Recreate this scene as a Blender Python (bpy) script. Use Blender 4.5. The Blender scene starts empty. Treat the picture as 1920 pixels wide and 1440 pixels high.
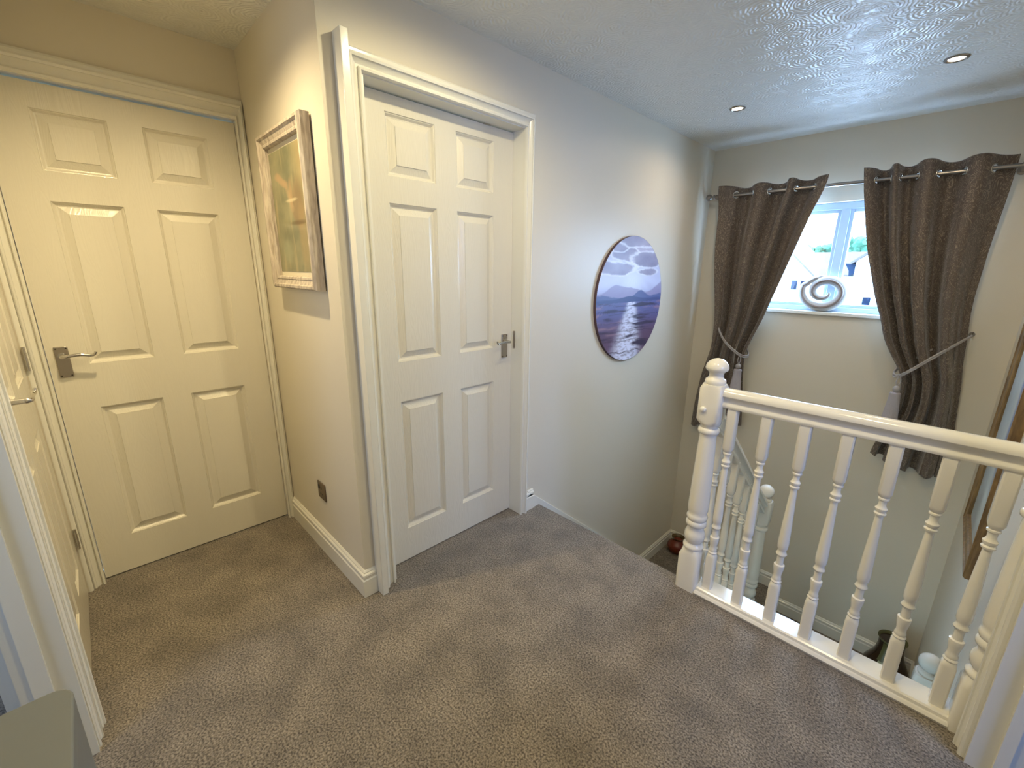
import bpy, bmesh, math, random
from mathutils import Vector, Matrix, noise
random.seed(7)
PI = math.pi
sc = bpy.context.scene

# ------------------------------------------------------------------ camera
YAW, PITCH, ROLL, FPX = 0.79183, -0.25957, 0.011724, 808.59
sa, ca, sb, cb = math.sin(YAW), math.cos(YAW), math.sin(PITCH), math.cos(PITCH)
fwd = Vector((-sa * cb, ca * cb, sb)); right = Vector((ca, sa, 0)); up = right.cross(fwd)
r2 = right * math.cos(ROLL) + up * math.sin(ROLL); u2 = -right * math.sin(ROLL) + up * math.cos(ROLL)
cd = bpy.data.cameras.new('camera'); cam = bpy.data.objects.new('camera', cd)
sc.collection.objects.link(cam)
M = Matrix((r2, u2, -fwd)).transposed().to_4x4(); M.translation = Vector((0, 0, 1.36))
cam.matrix_world = M
cd.sensor_width = 36; cd.lens = FPX / 1920 * 36; cd.clip_start = 0.02; cd.clip_end = 300
sc.camera = cam

# ------------------------------------------------------------------ view + sky
sc.view_settings.view_transform = 'Standard'; sc.view_settings.look = 'None'
sc.view_settings.gamma = 1; sc.view_settings.use_curve_mapping = False
sc.view_settings.exposure = -0.04
SKY, SUN = 21.0, 5.0
W = bpy.data.worlds.new('sky'); sc.world = W; W.use_nodes = True
wn = W.node_tree; bg = wn.nodes['Background']
bg.inputs[0].default_value = (0.35, 0.62, 1.0, 1); bg.inputs[1].default_value = SKY

def light(name, kind, loc, energy, color, rot=(0, 0, 0), **kw):
    l = bpy.data.lights.new(name, kind); l.energy = energy; l.color = color
    for k, v in kw.items(): setattr(l, k, v)
    o = bpy.data.objects.new(name, l); o.location = loc; o.rotation_euler = rot
    sc.collection.objects.link(o); return o
light('sun', 'SUN', (0, 10, 20), SUN, (1, 0.95, 0.88), (math.radians(38), 0, math.radians(65)), angle=0.01)
# daylight entering at the landing window; area lamps stand in for unseen side-room windows
light('window_daylight', 'AREA', (-0.64, 3.86, 1.46), 76, (0.42, 0.63, 1.0), (-PI / 2, 0, 0), shape='RECTANGLE', size=1.1, size_y=0.68)
light('right_room_daylight', 'AREA', (2.2, 0.72, 1.55), 38, (0.24, 0.42, 1.0), (0, PI / 2 - 0.25, math.radians(-12)), shape='RECTANGLE', size=0.9, size_y=0.8)
light('left_room_fill', 'AREA', (-0.9, -1.5, 1.4), 22, (0.50, 0.66, 1.0), (0, PI / 2, math.radians(-15)), shape='RECTANGLE', size=1.2, size_y=1.0)  # lamp added inside the room to brighten its wall seen past the jamb
SPOTS = [(-1.095, 2.871, 2.3, (1, 0.77, 0.5), 168, 0.8), (-0.205, 2.888, 2.3, (1, 0.77, 0.5), 168, 0.8), (-0.98, 1.02, 5.2, (1, 0.86, 0.52), 177, 0.6), (-0.22, 0.95, 8.0, (1, 0.83, 0.47), 177, 0.6), (-1.70, 0.22, 13.0, (1, 0.79, 0.44), 146, 1.0)]

# ------------------------------------------------------------------ measured planes
H = 1.36
XB, YF, XA, YC, YW, XR, ZC = -1.543, 0.66, -2.41, -0.19, 3.718, 0.268, 2.267
YE = 1.689          # front of the rail along the landing edge
TOP = 1.985         # door height
ZL1, ZL2, ZH = -1.19, -1.375, -2.62

# ------------------------------------------------------------------ materials
def mat(name, col, rough=0.5, metal=0.0, spec=0.5, bump=None, **kw):
    m = bpy.data.materials.new(name); m.use_nodes = True
    nt = m.node_tree; b = nt.nodes['Principled BSDF']
    b.inputs['Base Color'].default_value = (*col, 1); b.inputs['Roughness'].default_value = rough
    b.inputs['Metallic'].default_value = metal; b.inputs['Specular IOR Level'].default_value = spec
    for k, v in kw.items(): b.inputs[k.replace('_', ' ')].default_value = v
    if bump:
        sc_, st, di = bump
        tc = nt.nodes.new('ShaderNodeTexCoord'); n = nt.nodes.new('ShaderNodeTexNoise')
        n.inputs['Scale'].default_value = sc_; n.inputs['Detail'].default_value = 4
        bp = nt.nodes.new('ShaderNodeBump'); bp.inputs['Strength'].default_value = st; bp.inputs['Distance'].default_value = di
        nt.links.new(tc.outputs['Object'], n.inputs['Vector']); nt.links.new(n.outputs['Fac'], bp.inputs['Height'])
        nt.links.new(bp.outputs['Normal'], b.inputs['Normal'])
    return m

def N(nt, t, **kw):
    n = nt.nodes.new(t)
    for k, v in kw.items():
        if k.startswith('i_'):
            n.inputs[k[2:].replace('_', ' ')].default_value = v
        else: setattr(n, k, v)
    return n
def mth(nt, op, a, b=None):
    n = nt.nodes.new('ShaderNodeMath'); n.operation = op
    for i, v in enumerate((a, b)):
        if v is None: continue
        if isinstance(v, (int, float)): n.inputs[i].default_value = v
        else: nt.links.new(v, n.inputs[i])
    return n.outputs[0]

M_wall = mat('wall_paint', (0.69, 0.635, 0.52), 0.42, spec=0.4, bump=(60, 0.08, 0.004))
M_white = mat('white_gloss', (0.76, 0.74, 0.66), 0.2, spec=0.5, bump=(25, 0.05, 0.004))
M_rail = mat('rail_gloss', (0.78, 0.75, 0.67), 0.16, spec=0.5, bump=(40, 0.04, 0.003))
M_upvc = mat('blue_cast_plastic', (0.40, 0.49, 0.60), 0.35, spec=0.3)  # white plastic; the blue cast of the daylight is put into this colour
M_chrome = mat('chrome', (0.62, 0.60, 0.57), 0.16, 1.0)
M_nickel = mat('satin_nickel', (0.42, 0.38, 0.33), 0.32, 1.0)
M_pewter = mat('pewter_rod', (0.33, 0.30, 0.27), 0.28, 1.0)
M_dark = mat('dark_gap', (0.015, 0.012, 0.01), 0.8)
M_grey = mat('grey_furniture', (0.14, 0.152, 0.155), 0.4, spec=0.4, bump=(50, 0.05, 0.003))
M_black = mat('black_plastic', (0.03, 0.025, 0.02), 0.4)
M_cream = mat('mat_board', (0.66, 0.60, 0.45), 0.8)
M_brick = mat('house_render', (0.80, 0.78, 0.74), 0.9, bump=(5, 0.2, 0.01))
M_hglass = mat('house_window', (0.008, 0.014, 0.03), 0.5, spec=0.05)
M_leaf = mat('tree_leaves', (0.06, 0.16, 0.09), 0.9)
M_hroof = mat('house_roof', (0.10, 0.075, 0.07), 0.9, bump=(6, 0.5, 0.05))
M_grass = mat('outside_ground', (0.30, 0.31, 0.29), 0.9)
M_ceramic = mat('spiral_ceramic', (0.50, 0.50, 0.50), 0.4)
M_groove = mat('spiral_groove', (0.26, 0.21, 0.19), 0.5)
M_redpot = mat('red_glaze', (0.16, 0.028, 0.014), 0.25)
M_redrim = mat('brown_rim', (0.08, 0.05, 0.015), 0.3)
M_brownglaze = mat('brown_glaze', (0.035, 0.02, 0.012), 0.18)
M_olive = mat('olive_glaze', (0.10, 0.10, 0.035), 0.3)
M_palegreen = mat('pale_green_glaze', (0.34, 0.36, 0.22), 0.35)
M_rope = mat('tieback_rope', (0.36, 0.34, 0.34), 0.55, bump=(300, 0.6, 0.002))
M_backing = mat('picture_backing', (0.22, 0.15, 0.09), 0.8)

def wood_grain_white():
    m = mat('door_paint', (0.70, 0.665, 0.565), 0.24); nt = m.node_tree; b = nt.nodes['Principled BSDF']
    tc = N(nt, 'ShaderNodeTexCoord'); mp = N(nt, 'ShaderNodeMapping'); mp.inputs['Scale'].default_value = (14, 14, 1.6)
    n = N(nt, 'ShaderNodeTexNoise', i_Scale=1.6, i_Detail=2.0, i_Distortion=0.8)
    nt.links.new(tc.outputs['Object'], mp.inputs['Vector']); nt.links.new(mp.outputs[0], n.inputs['Vector'])
    s = mth(nt, 'SINE', mth(nt, 'MULTIPLY', n.outputs['Fac'], 70.0))
    bp = N(nt, 'ShaderNodeBump', i_Strength=0.10, i_Distance=0.002)
    nt.links.new(s, bp.inputs['Height']); nt.links.new(bp.outputs[0], b.inputs['Normal']); return m
M_door = wood_grain_white()

def ceiling_mat():
    m = mat('swirl_ceiling', (0.74, 0.74, 0.69), 0.34, spec=0.55); nt = m.node_tree; b = nt.nodes['Principled BSDF']
    tc = N(nt, 'ShaderNodeTexCoord')
    n = N(nt, 'ShaderNodeTexNoise', i_Scale=9.0, i_Detail=2.0)
    mix = N(nt, 'ShaderNodeVectorMath', operation='MULTIPLY_ADD')
    mix.inputs[1].default_value = (0.05, 0.05, 0)
    nt.links.new(tc.outputs['Object'], n.inputs['Vector']); nt.links.new(n.outputs['Color'], mix.inputs[0]); nt.links.new(tc.outputs['Object'], mix.inputs[2])
    tot = None
    for scale, ring, off in ((6.5, 62.0, 0.0), (8.2, 55.0, 3.7)):
        ad = N(nt, 'ShaderNodeVectorMath', operation='ADD'); ad.inputs[1].default_value = (off, off * 0.6, 0)
        v = N(nt, 'ShaderNodeTexVoronoi', i_Scale=scale); v.voronoi_dimensions = '2D'
        nt.links.new(mix.outputs[0], ad.inputs[0]); nt.links.new(ad.outputs[0], v.inputs['Vector'])
        s = mth(nt, 'SINE', mth(nt, 'MULTIPLY', v.outputs['Distance'], ring))
        f = mth(nt, 'SUBTRACT', 1.0, mth(nt, 'MULTIPLY', v.outputs['Distance'], 0.9))
        s = mth(nt, 'MULTIPLY', s, f)
        tot = s if tot is None else mth(nt, 'ADD', tot, s)
    n2 = N(nt, 'ShaderNodeTexNoise', i_Scale=70.0, i_Detail=3.0); nt.links.new(tc.outputs['Object'], n2.inputs['Vector'])
    tot = mth(nt, 'ADD', tot, mth(nt, 'MULTIPLY', n2.outputs['Fac'], 1.2))
    bp = N(nt, 'ShaderNodeBump', i_Strength=0.32, i_Distance=0.004)
    nt.links.new(tot, bp.inputs['Height']); nt.links.new(bp.outputs[0], b.inputs['Normal']); return m
M_ceil = ceiling_mat()

def carpet_mat():
    m = mat('carpet', (0.2, 0.18, 0.16), 0.95, spec=0.1); nt = m.node_tree; b = nt.nodes['Principled BSDF']
    tc = N(nt, 'ShaderNodeTexCoord')
    fine = N(nt, 'ShaderNodeTexNoise', i_Scale=170.0, i_Detail=3.0); mid = N(nt, 'ShaderNodeTexNoise', i_Scale=7.0, i_Detail=4.0)
    for n in (fine, mid): nt.links.new(tc.outputs['Object'], n.inputs['Vector'])
    cr = N(nt, 'ShaderNodeValToRGB'); e = cr.color_ramp.elements
    e[0].position = 0.34; e[0].color = (0.060, 0.050, 0.038, 1); e[1].position = 0.66; e[1].color = (0.30, 0.262, 0.212, 1)
    nt.links.new(fine.outputs['Fac'], cr.inputs[0])
    cr2 = N(nt, 'ShaderNodeValToRGB'); e = cr2.color_ramp.elements
    e[0].position = 0.35; e[0].color = (0.78, 0.76, 0.74, 1); e[1].position = 0.65; e[1].color = (1.15, 1.12, 1.08, 1)
    nt.links.new(mid.outputs['Fac'], cr2.inputs[0])
    mx = N(nt, 'ShaderNodeMix', data_type='RGBA', blend_type='MULTIPLY'); mx.inputs['Factor'].default_value = 1
    nt.links.new(cr.outputs[0], mx.inputs['A']); nt.links.new(cr2.outputs[0], mx.inputs['B'])
    nt.links.new(mx.outputs['Result'], b.inputs['Base Color'])
    b.inputs['Sheen Weight'].default_value = 0.25; b.inputs['Sheen Roughness'].default_value = 0.6
    bp = N(nt, 'ShaderNodeBump', i_Strength=0.6, i_Distance=0.006)
    nt.links.new(fine.outputs['Fac'], bp.inputs['Height']); nt.links.new(bp.outputs[0], b.inputs['Normal']); return m
M_carpet = carpet_mat()

def damask_mat():
    m = mat('damask_fabric', (0.16, 0.13, 0.10), 0.55); nt = m.node_tree; b = nt.nodes['Principled BSDF']
    tc = N(nt, 'ShaderNodeTexCoord')
    w = N(nt, 'ShaderNodeTexNoise', i_Scale=13.0, i_Detail=2.5, i_Distortion=2.2)
    nt.links.new(tc.outputs['UV'], w.inputs['Vector'])
    s = mth(nt, 'SINE', mth(nt, 'MULTIPLY', w.outputs['Fac'], 42.0))
    cr = N(nt, 'ShaderNodeValToRGB'); e = cr.color_ramp.elements; e[0].position = 0.62; e[1].position = 0.95
    nt.links.new(s, cr.inputs[0])
    mx = N(nt, 'ShaderNodeMix', data_type='RGBA'); mx.inputs['A'].default_value = (0.100, 0.076, 0.060, 1); mx.inputs['B'].default_value = (0.27, 0.22, 0.17, 1)
    nt.links.new(cr.outputs[0], mx.inputs['Factor']); nt.links.new(mx.outputs['Result'], b.inputs['Base Color'])
    nt.links.new(mth(nt, 'SUBTRACT', 0.6, mth(nt, 'MULTIPLY', cr.outputs[0], 0.28)), b.inputs['Roughness'])
    nt.links.new(mth(nt, 'MULTIPLY', cr.outputs[0], 0.35), b.inputs['Metallic'])
    b.inputs['Sheen Weight'].default_value = 0.3
    bp = N(nt, 'ShaderNodeBump', i_Strength=0.3, i_Distance=0.003)
    nt.links.new(cr.outputs[0], bp.inputs['Height']); nt.links.new(bp.outputs[0], b.inputs['Normal']); return m
M_damask = damask_mat()
M_lining = mat('curtain_lining', (0.36, 0.35, 0.33), 0.8)
M_fringe = mat('tassel_fringe', (0.42, 0.40, 0.44), 0.5, bump=(200, 0.5, 0.002))

def wood_mat(name, c0, c1, scale=(1, 1, 1), rough=0.6):
    m = mat(name, c0, rough); nt = m.node_tree; b = nt.nodes['Principled BSDF']
    tc = N(nt, 'ShaderNodeTexCoord'); mp = N(nt, 'ShaderNodeMapping'); mp.inputs['Scale'].default_value = scale
    n = N(nt, 'ShaderNodeTexNoise', i_Scale=12.0, i_Detail=5.0, i_Distortion=0.6)
    cr = N(nt, 'ShaderNodeValToRGB'); e = cr.color_ramp.elements
    e[0].position = 0.35; e[0].color = (*c0, 1); e[1].position = 0.65; e[1].color = (*c1, 1)
    nt.links.new(tc.outputs['Object'], mp.inputs[0]); nt.links.new(mp.outputs[0], n.inputs['Vector'])
    nt.links.new(n.outputs['Fac'], cr.inputs[0]); nt.links.new(cr.outputs[0], b.inputs['Base Color'])
    bp = N(nt, 'ShaderNodeBump', i_Strength=0.3, i_Distance=0.002)
    nt.links.new(n.outputs['Fac'], bp.inputs['Height']); nt.links.new(bp.outputs[0], b.inputs['Normal']); return m
M_limed = wood_mat('limed_wood', (0.34, 0.28, 0.22), (0.60, 0.53, 0.43), (6, 6, 1))
M_oldwood = wood_mat('brown_frame_wood', (0.12, 0.07, 0.025), (0.26, 0.16, 0.06), (6, 6, 1), 0.45)

def attr_mat(name, rough=0.5, coat=0.0):
    m = mat(name, (1, 1, 1), rough); nt = m.node_tree; b = nt.nodes['Principled BSDF']
    a = N(nt, 'ShaderNodeVertexColor', layer_name='art'); nt.links.new(a.outputs[0], b.inputs['Base Color'])
    b.inputs['Coat Weight'].default_value = coat; b.inputs['Coat Roughness'].default_value = 0.05; return m
M_art = attr_mat('printed_picture', 0.45)
M_artg = attr_mat('picture_behind_glass', 0.6, 0.6)
def glass_mat():
    m = bpy.data.materials.new('window_glass'); m.use_nodes = True; nt = m.node_tree
    b = nt.nodes['Principled BSDF']; nt.nodes.remove(b)
    t = N(nt, 'ShaderNodeBsdfTransparent'); g = N(nt, 'ShaderNodeBsdfGlossy'); g.inputs['Roughness'].default_value = 0.02
    mx = N(nt, 'ShaderNodeMixShader'); mx.inputs[0].default_value = 0.06
    nt.links.new(t.outputs[0], mx.inputs[1]); nt.links.new(g.outputs[0], mx.inputs[2])
    nt.links.new(mx.outputs[0], nt.nodes['Material Output'].inputs[0]); return m
M_glass = glass_mat()
def emit(name, col, s):
    m = bpy.data.materials.new(name); m.use_nodes = True; nt = m.node_tree
    b = nt.nodes['Principled BSDF']; b.inputs['Emission Color'].default_value = (*col, 1); b.inputs['Emission Strength'].default_value = s; return m
M_bulb = emit('lit_bulb', (1.0, 0.86, 0.66), 12)

# ------------------------------------------------------------------ mesh helpers
def add_box(bm, lo, hi):
    v = [bm.verts.new((x, y, z)) for z in (lo[2], hi[2]) for y in (lo[1], hi[1]) for x in (lo[0], hi[0])]
    fs = [(0, 2, 3, 1), (4, 5, 7, 6), (0, 1, 5, 4), (2, 6, 7, 3), (0, 4, 6, 2), (1, 3, 7, 5)]
    return [bm.faces.new([v[i] for i in f]) for f in fs]
def boxes(*bs):
    bm = bmesh.new()
    for lo, hi in bs: add_box(bm, lo, hi)
    return bm
def lathe(prof, seg=32, c=(0, 0, 0), bm=None, cap=True):
    bm = bm or bmesh.new(); rings = []
    for z, r in prof:
        rings.append([bm.verts.new((c[0] + r * math.cos(2 * PI * k / seg), c[1] + r * math.sin(2 * PI * k / seg), c[2] + z)) for k in range(seg)])
    for a, b in zip(rings, rings[1:]):
        for k in range(seg): bm.faces.new((a[k], a[(k + 1) % seg], b[(k + 1) % seg], b[k]))
    if cap:
        bm.faces.new(rings[0][::-1]); bm.faces.new(rings[-1])
    return bm
def sq_lathe(prof, seg=32, c=(0, 0, 0), bm=None):
    """rings (z, r, squareness 0..1): a turned post whose blocks are square"""
    bm = bm or bmesh.new(); rings = []
    for z, r, q in prof:
        ring = []
        for k in range(seg):
            a = 2 * PI * (k + 0.5) / seg; cx, cy = math.cos(a), math.sin(a); m_ = max(abs(cx), abs(cy))
            s = (1 - q) + q / m_
            ring.append(bm.verts.new((c[0] + r * cx * s, c[1] + r * cy * s, c[2] + z)))
        rings.append(ring)
    for a, b in zip(rings, rings[1:]):
        for k in range(seg): bm.faces.new((a[k], a[(k + 1) % seg], b[(k + 1) % seg], b[k]))
    bm.faces.new(rings[0][::-1]); bm.faces.new(rings[-1]); return bm
def tube(pts, rad, seg=10, bm=None, closed=False):
    bm = bm or bmesh.new(); pts = [Vector(p) for p in pts]; n = len(pts); rings = []
    rr = rad if isinstance(rad, (list, tuple)) else [rad] * n
    prev = None
    for i, p in enumerate(pts):
        if closed: t = (pts[(i + 1) % n] - pts[i - 1]).normalized()
        else: t = (pts[min(i + 1, n - 1)] - pts[max(i - 1, 0)]).normalized()
        if prev is None:
            a = Vector((0, 0, 1)) if abs(t.z) < 0.9 else Vector((1, 0, 0)); nrm = t.cross(a).normalized()
        else: nrm = (prev - t * prev.dot(t)).normalized()
        prev = nrm; bi = t.cross(nrm)
        rings.append([bm.verts.new(p + rr[i] * (nrm * math.cos(2 * PI * k / seg) + bi * math.sin(2 * PI * k / seg))) for k in range(seg)])
    pr = list(zip(rings, rings[1:])) + ([(rings[-1], rings[0])] if closed else [])
    for a, b in pr:
        for k in range(seg): bm.faces.new((a[k], a[(k + 1) % seg], b[(k + 1) % seg], b[k]))
    if not closed:
        bm.faces.new(rings[0][::-1]); bm.faces.new(rings[-1])
    return bm
def loft(stations, close_profile=True, bm=None, cap=True):
    """stations: list of lists of points, skinned in order"""
    bm = bm or bmesh.new(); rs = [[bm.verts.new(p) for p in s] for s in stations]; n = len(rs[0])
    for a, b in zip(rs, rs[1:]):
        for k in range(n if close_profile else n - 1): bm.faces.new((a[k], a[(k + 1) % n], b[(k + 1) % n], b[k]))
    if cap and close_profile:
        bm.faces.new(rs[0][::-1]); bm.faces.new(rs[-1])
    return bm
def catmull(pts, n=8):
    pts = [Vector(p) for p in pts]; P = [pts[0]] + pts + [pts[-1]]; out = []
    for i in range(1, len(P) - 2):
        for k in range(n):
            t = k / n; a, b, c, d = P[i - 1], P[i], P[i + 1], P[i + 2]
            out.append(0.5 * ((2 * b) + (c - a) * t + (2 * a - 5 * b + 4 * c - d) * t * t + (3 * b - a - 3 * c + d) * t ** 3))
    out.append(pts[-1]); return out
def obj(name, bm, m, parent=None, bevel=0, smooth=40, bseg=2):
    bmesh.ops.recalc_face_normals(bm, faces=bm.faces)
    me = bpy.data.meshes.new(name); bm.to_mesh(me); bm.free()
    if m: me.materials.append(m)
    o = bpy.data.objects.new(name, me); sc.collection.objects.link(o)
    if smooth:
        for p in me.polygons: p.use_smooth = True
        me.set_sharp_from_angle(angle=math.radians(smooth))
    if bevel:
        b = o.modifiers.new('bevel', 'BEVEL'); b.width = bevel; b.segments = bseg; b.limit_method = 'ANGLE'; b.harden_normals = False
    if parent: o.parent = parent; o.matrix_parent_inverse = parent.matrix_world.inverted()
    return o
def thing(name, label, cat, loc=(0, 0, 0), group=None):
    o = bpy.data.objects.new(name, None); sc.collection.objects.link(o); o.location = loc; o.empty_display_size = 0.05
    o.matrix_world = Matrix.Translation(loc)
    o['label'] = label; o['category'] = cat
    if group: o['group'] = group
    return o
def tag(o, label, cat, group=None):
    o['label'] = label; o['category'] = cat
    if group: o['group'] = group
    return o
def struct(name, bm, m, bevel=0, smooth=40):
    o = obj(name, bm, m, None, bevel, smooth); o['kind'] = 'structure'; return o

# ------------------------------------------------------------------ room shell
T = 0.10
def wall_with_hole(axis, p0, p1, a0, a1, z0, z1, holes):
    """wall slab between planes p0<p1 on axis; runs a0..a1; holes (h0,h1,zb,zt)"""
    bm = bmesh.new()
    def b(s0, s1, zz0, zz1):
        if s1 - s0 < 1e-4 or zz1 - zz0 < 1e-4: return
        if axis == 'x': add_box(bm, (p0, s0, zz0), (p1, s1, zz1))
        else: add_box(bm, (s0, p0, zz0), (s1, p1, zz1))
    cur = a0
    for h0, h1, zb, zt in sorted(holes):
        b(cur, h0, z0, z1); b(h0, h1, z0, zb); b(h0, h1, zt, z1); cur = h1
    b(cur, a1, z0, z1); return bm
BL0, BL1 = 0.803, 1.587      # door B leaf, along y
AL0, AL1 = -0.135, 0.625     # door A leaf
CL0, CL1 = -2.372, -1.628    # door C leaf, along x
DL0, DL1 = -1.50, -0.76      # open doorway, left of the camera
RL0, RL1 = 0.86, 1.60        # open doorway in the right wall
WX0, WX1, WZ0, WZ1 = -1.22, -0.06, 1.085, 1.822
struct('wall_left', wall_with_hole('x', XB - T, XB, YF, YW + 0.14, ZH, ZC, [(BL0 - 0.002, BL1 + 0.002, -0.02, TOP + 0.004)]), M_wall)
struct('wall_alcove', boxes(((XA - T, YF, -0.2), (XB - T, YF + T, ZC))), M_wall)
struct('wall_far_left', wall_with_hole('x', XA - T, XA, YC - T, YF, -0.2, ZC, [(AL0 - 0.002, AL1 + 0.002, -0.02, TOP + 0.004)]), M_wall)
struct('wall_near', wall_with_hole('y', YC - T, YC, XA, XR + T, ZH, ZC, [(CL0 - 0.002, CL1 + 0.002, -0.02, TOP + 0.004), (DL0, DL1, -0.02, TOP)]), M_wall)
struct('wall_window', wall_with_hole('y', YW, YW + 0.14, XB, XR + T, ZH, ZC, [(WX0, WX1, WZ0, WZ1)]), M_wall)
struct('wall_right', wall_with_hole('x', XR, XR + T, YC, YW, ZH, ZC, [(RL0, RL1, -0.02, TOP)]), M_wall)
struct('ceiling', boxes(((XA - T, YC - 3.0, ZC), (3.0, YW + 0.14, ZC + 0.1))), M_ceil)
FP = [(XA - T, YC - 3.0), (3.0, YC - 3.0), (3.0, 3.6), (XR + 0.001, 3.6), (XR + 0.001, 1.70), (-0.651, 1.70), (-0.651, 1.750), (XA - T, 1.750)]
fl = loft([[(x, y, -0.22) for x, y in FP], [(x, y, 0.0) for x, y in FP]])
struct('floor', fl, M_carpet)
struct('floor_hall', boxes(((XA, YC, ZH - 0.1), (XR + T, YW, ZH))), M_carpet)
# rooms beyond the two open doorways
bm = boxes(((3.0, YC - 3.0, 0), (3.1, 3.6, ZC)), ((XR + T, 3.5, 0), (3.0, 3.6, ZC)), ((XR + T, YC - T - 0.9, 0), (3.0, YC - T - 0.8, ZC)))
struct('wall_right_room', bm, M_wall)
bm = boxes(((XA - T, YC - 3.1, 0), (XR + T, YC - 3.0, ZC)), ((XA - T, YC - 3.0, 0), (XA, YC - T, ZC)), ((XR, YC - 3.0, 0), (XR + T, YC - T - 0.9, ZC)), ((XR, YC - T - 0.9, 0), (XR + T, YC - T, ZC)))
struct('wall_left_room', bm, M_wall)

# ------------------------------------------------------------------ doors
ARCH = [(0.004, 0), (0.004, 0.011), (0.007, 0.017), (0.012, 0.018), (0.015, 0.016), (0.0155, 0.009), (0.022, 0.0095), (0.030, 0.014), (0.037, 0.021), (0.0375, 0.025), (0.044, 0.027), (0.049, 0.025), (0.0495, 0.020), (0.058, 0.020), (0.064, 0.016), (0.064, 0)]
def frame_pts(wall, plane, sgn):
    """maps (along, z, out) to world: out is distance into the landing from the wall plane"""
    if wall == 'x': return lambda a, z, o: Vector((plane + sgn * o, a, z))
    return lambda a, z, o: Vector((a, plane + sgn * o, z))
def architrave(f, a0, a1, zt, lw=0.064, rw=0.064, tt=1.0, head=0.064):
    bm = bmesh.new(); st = [[], [], [], []]
    for w, t in ARCH:
        wl, wr, wh = w * lw / 0.064, w * rw / 0.064, w * head / 0.064; t *= tt
        st[0].append(f(a0 - wl, 0.0, t)); st[1].append(f(a0 - wl, zt + wh, t)); st[2].append(f(a1 + wr, zt + wh, t)); st[3].append(f(a1 + wr, 0.0, t))
    return loft(st, True, bm)
def leaf_mesh(f, a0, a1, zt, cols, rows, th=0.035, out0=0.0):
    """six-panel leaf; front face at out0, panels moulded into it"""
    bm = bmesh.new()
    xs = sorted({a0, a1} | {c for p in cols for c in p}); zs = sorted({0.006, zt} | {r for p in rows for r in p})
    V = {}
    def vt(a, z, o):
        k = (round(a, 5), round(z, 5), round(o, 5))
        if k not in V: V[k] = bm.verts.new(f(a, z, o))
        return V[k]
    lv = [(0, 0), (0.002, -0.004), (0.004, -0.0045), (0.011, -0.0135), (0.016, -0.0145), (0.042, -0.0035), (0.0425, -0.001)]
    for i in range(len(xs) - 1):
        for j in range(len(zs) - 1):
            p = (xs[i], xs[i + 1]) in [tuple(c) for c in cols] and (zs[j], zs[j + 1]) in [tuple(r) for r in rows]
            A0, A1, Z0, Z1 = xs[i], xs[i + 1], zs[j], zs[j + 1]
            if not p:
                bm.faces.new([vt(A0, Z0, out0), vt(A1, Z0, out0), vt(A1, Z1, out0), vt(A0, Z1, out0)]); continue
            for (d0, o0), (d1, o1) in zip(lv, lv[1:]):
                c0 = [vt(A0 + d0, Z0 + d0, out0 + o0), vt(A1 - d0, Z0 + d0, out0 + o0), vt(A1 - d0, Z1 - d0, out0 + o0), vt(A0 + d0, Z1 - d0, out0 + o0)]
                c1 = [vt(A0 + d1, Z0 + d1, out0 + o1), vt(A1 - d1, Z0 + d1, out0 + o1), vt(A1 - d1, Z1 - d1, out0 + o1), vt(A0 + d1, Z1 - d1, out0 + o1)]
                for k in range(4): bm.faces.new([c0[k], c0[(k + 1) % 4], c1[(k + 1) % 4], c1[k]])
            bm.faces.new(c1)
    b = [vt(a0, 0.006, out0 - th), vt(a1, 0.006, out0 - th), vt(a1, zt, out0 - th), vt(a0, zt, out0 - th)]
    bm.faces.new(b[::-1])
    # sides: bottom, top, left, right, following the grid
    for z in (0.006, zt):
        row = [vt(x, z, out0) for x in xs]; k = 0 if z == 0.006 else 3
        bm.faces.new(row + ([b[1], b[0]] if z == 0.006 else [b[2], b[3]]))
    for a in (a0, a1):
        col = [vt(a, z, out0) for z in zs]
        bm.faces.new(col + ([b[3], b[0]] if a == a0 else [b[2], b[1]]))
    return bm
def handle(parent, f, a, z, dirn, out0, plate_w=0.04, plate_h=0.122):
    bm = bmesh.new(); lo = f(a - plate_w / 2, z - plate_h + 0.035, out0); hi = f(a + plate_w / 2, z + 0.035, out0 + 0.007)
    add_box(bm, [min(p, q) for p, q in zip(lo, hi)], [max(p, q) for p, q in zip(lo, hi)])
    h = obj('door_handle', bm, M_nickel, parent, bevel=0.002)
    bm = bmesh.new()
    pts = catmull([f(a, z, out0 + 0.004), f(a, z, out0 + 0.03), f(a, z, out0 + 0.045), f(a + dirn * 0.012, z + 0.001, out0 + 0.051),
                   f(a + dirn * 0.05, z + 0.004, out0 + 0.05), f(a + dirn * 0.08, z - 0.002, out0 + 0.05), f(a + dirn * 0.092, z + 0.002, out0 + 0.053), f(a + dirn * 0.098, z + 0.012, out0 + 0.056)], 6)
    n = len(pts); tube(pts, [0.0085 - 0.004 * i / n for i in range(n)], 12, bm)
    obj('lever', bm, M_chrome, h)
    bm = bmesh.new(); tube([f(a, z, out0 + 0.006), f(a, z, out0 + 0.014)], 0.013, 16, bm)
    obj('boss', bm, M_chrome, h)
    for da in (-1, 1):
        for zz in (z + 0.028, z - plate_h + 0.042):
            obj('screw', tube([f(a + da * plate_w * 0.36, zz, out0 + 0.006), f(a + da * plate_w * 0.36, zz, out0 + 0.0078)], 0.0028, 10), M_black, h)
    return h
def hinge(parent, f, a, z, out0):
    bm = tube([f(a, z - 0.045, out0 + 0.002), f(a, z + 0.045, out0 + 0.002)], 0.005, 10)
    for k in (-0.02, 0, 0.02): tube([f(a, z + k - 0.003, out0 + 0.002), f(a, z + k + 0.003, out0 + 0.002)], 0.0058, 10, bm)
    return obj('hinge', bm, M_chrome, parent)

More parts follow.
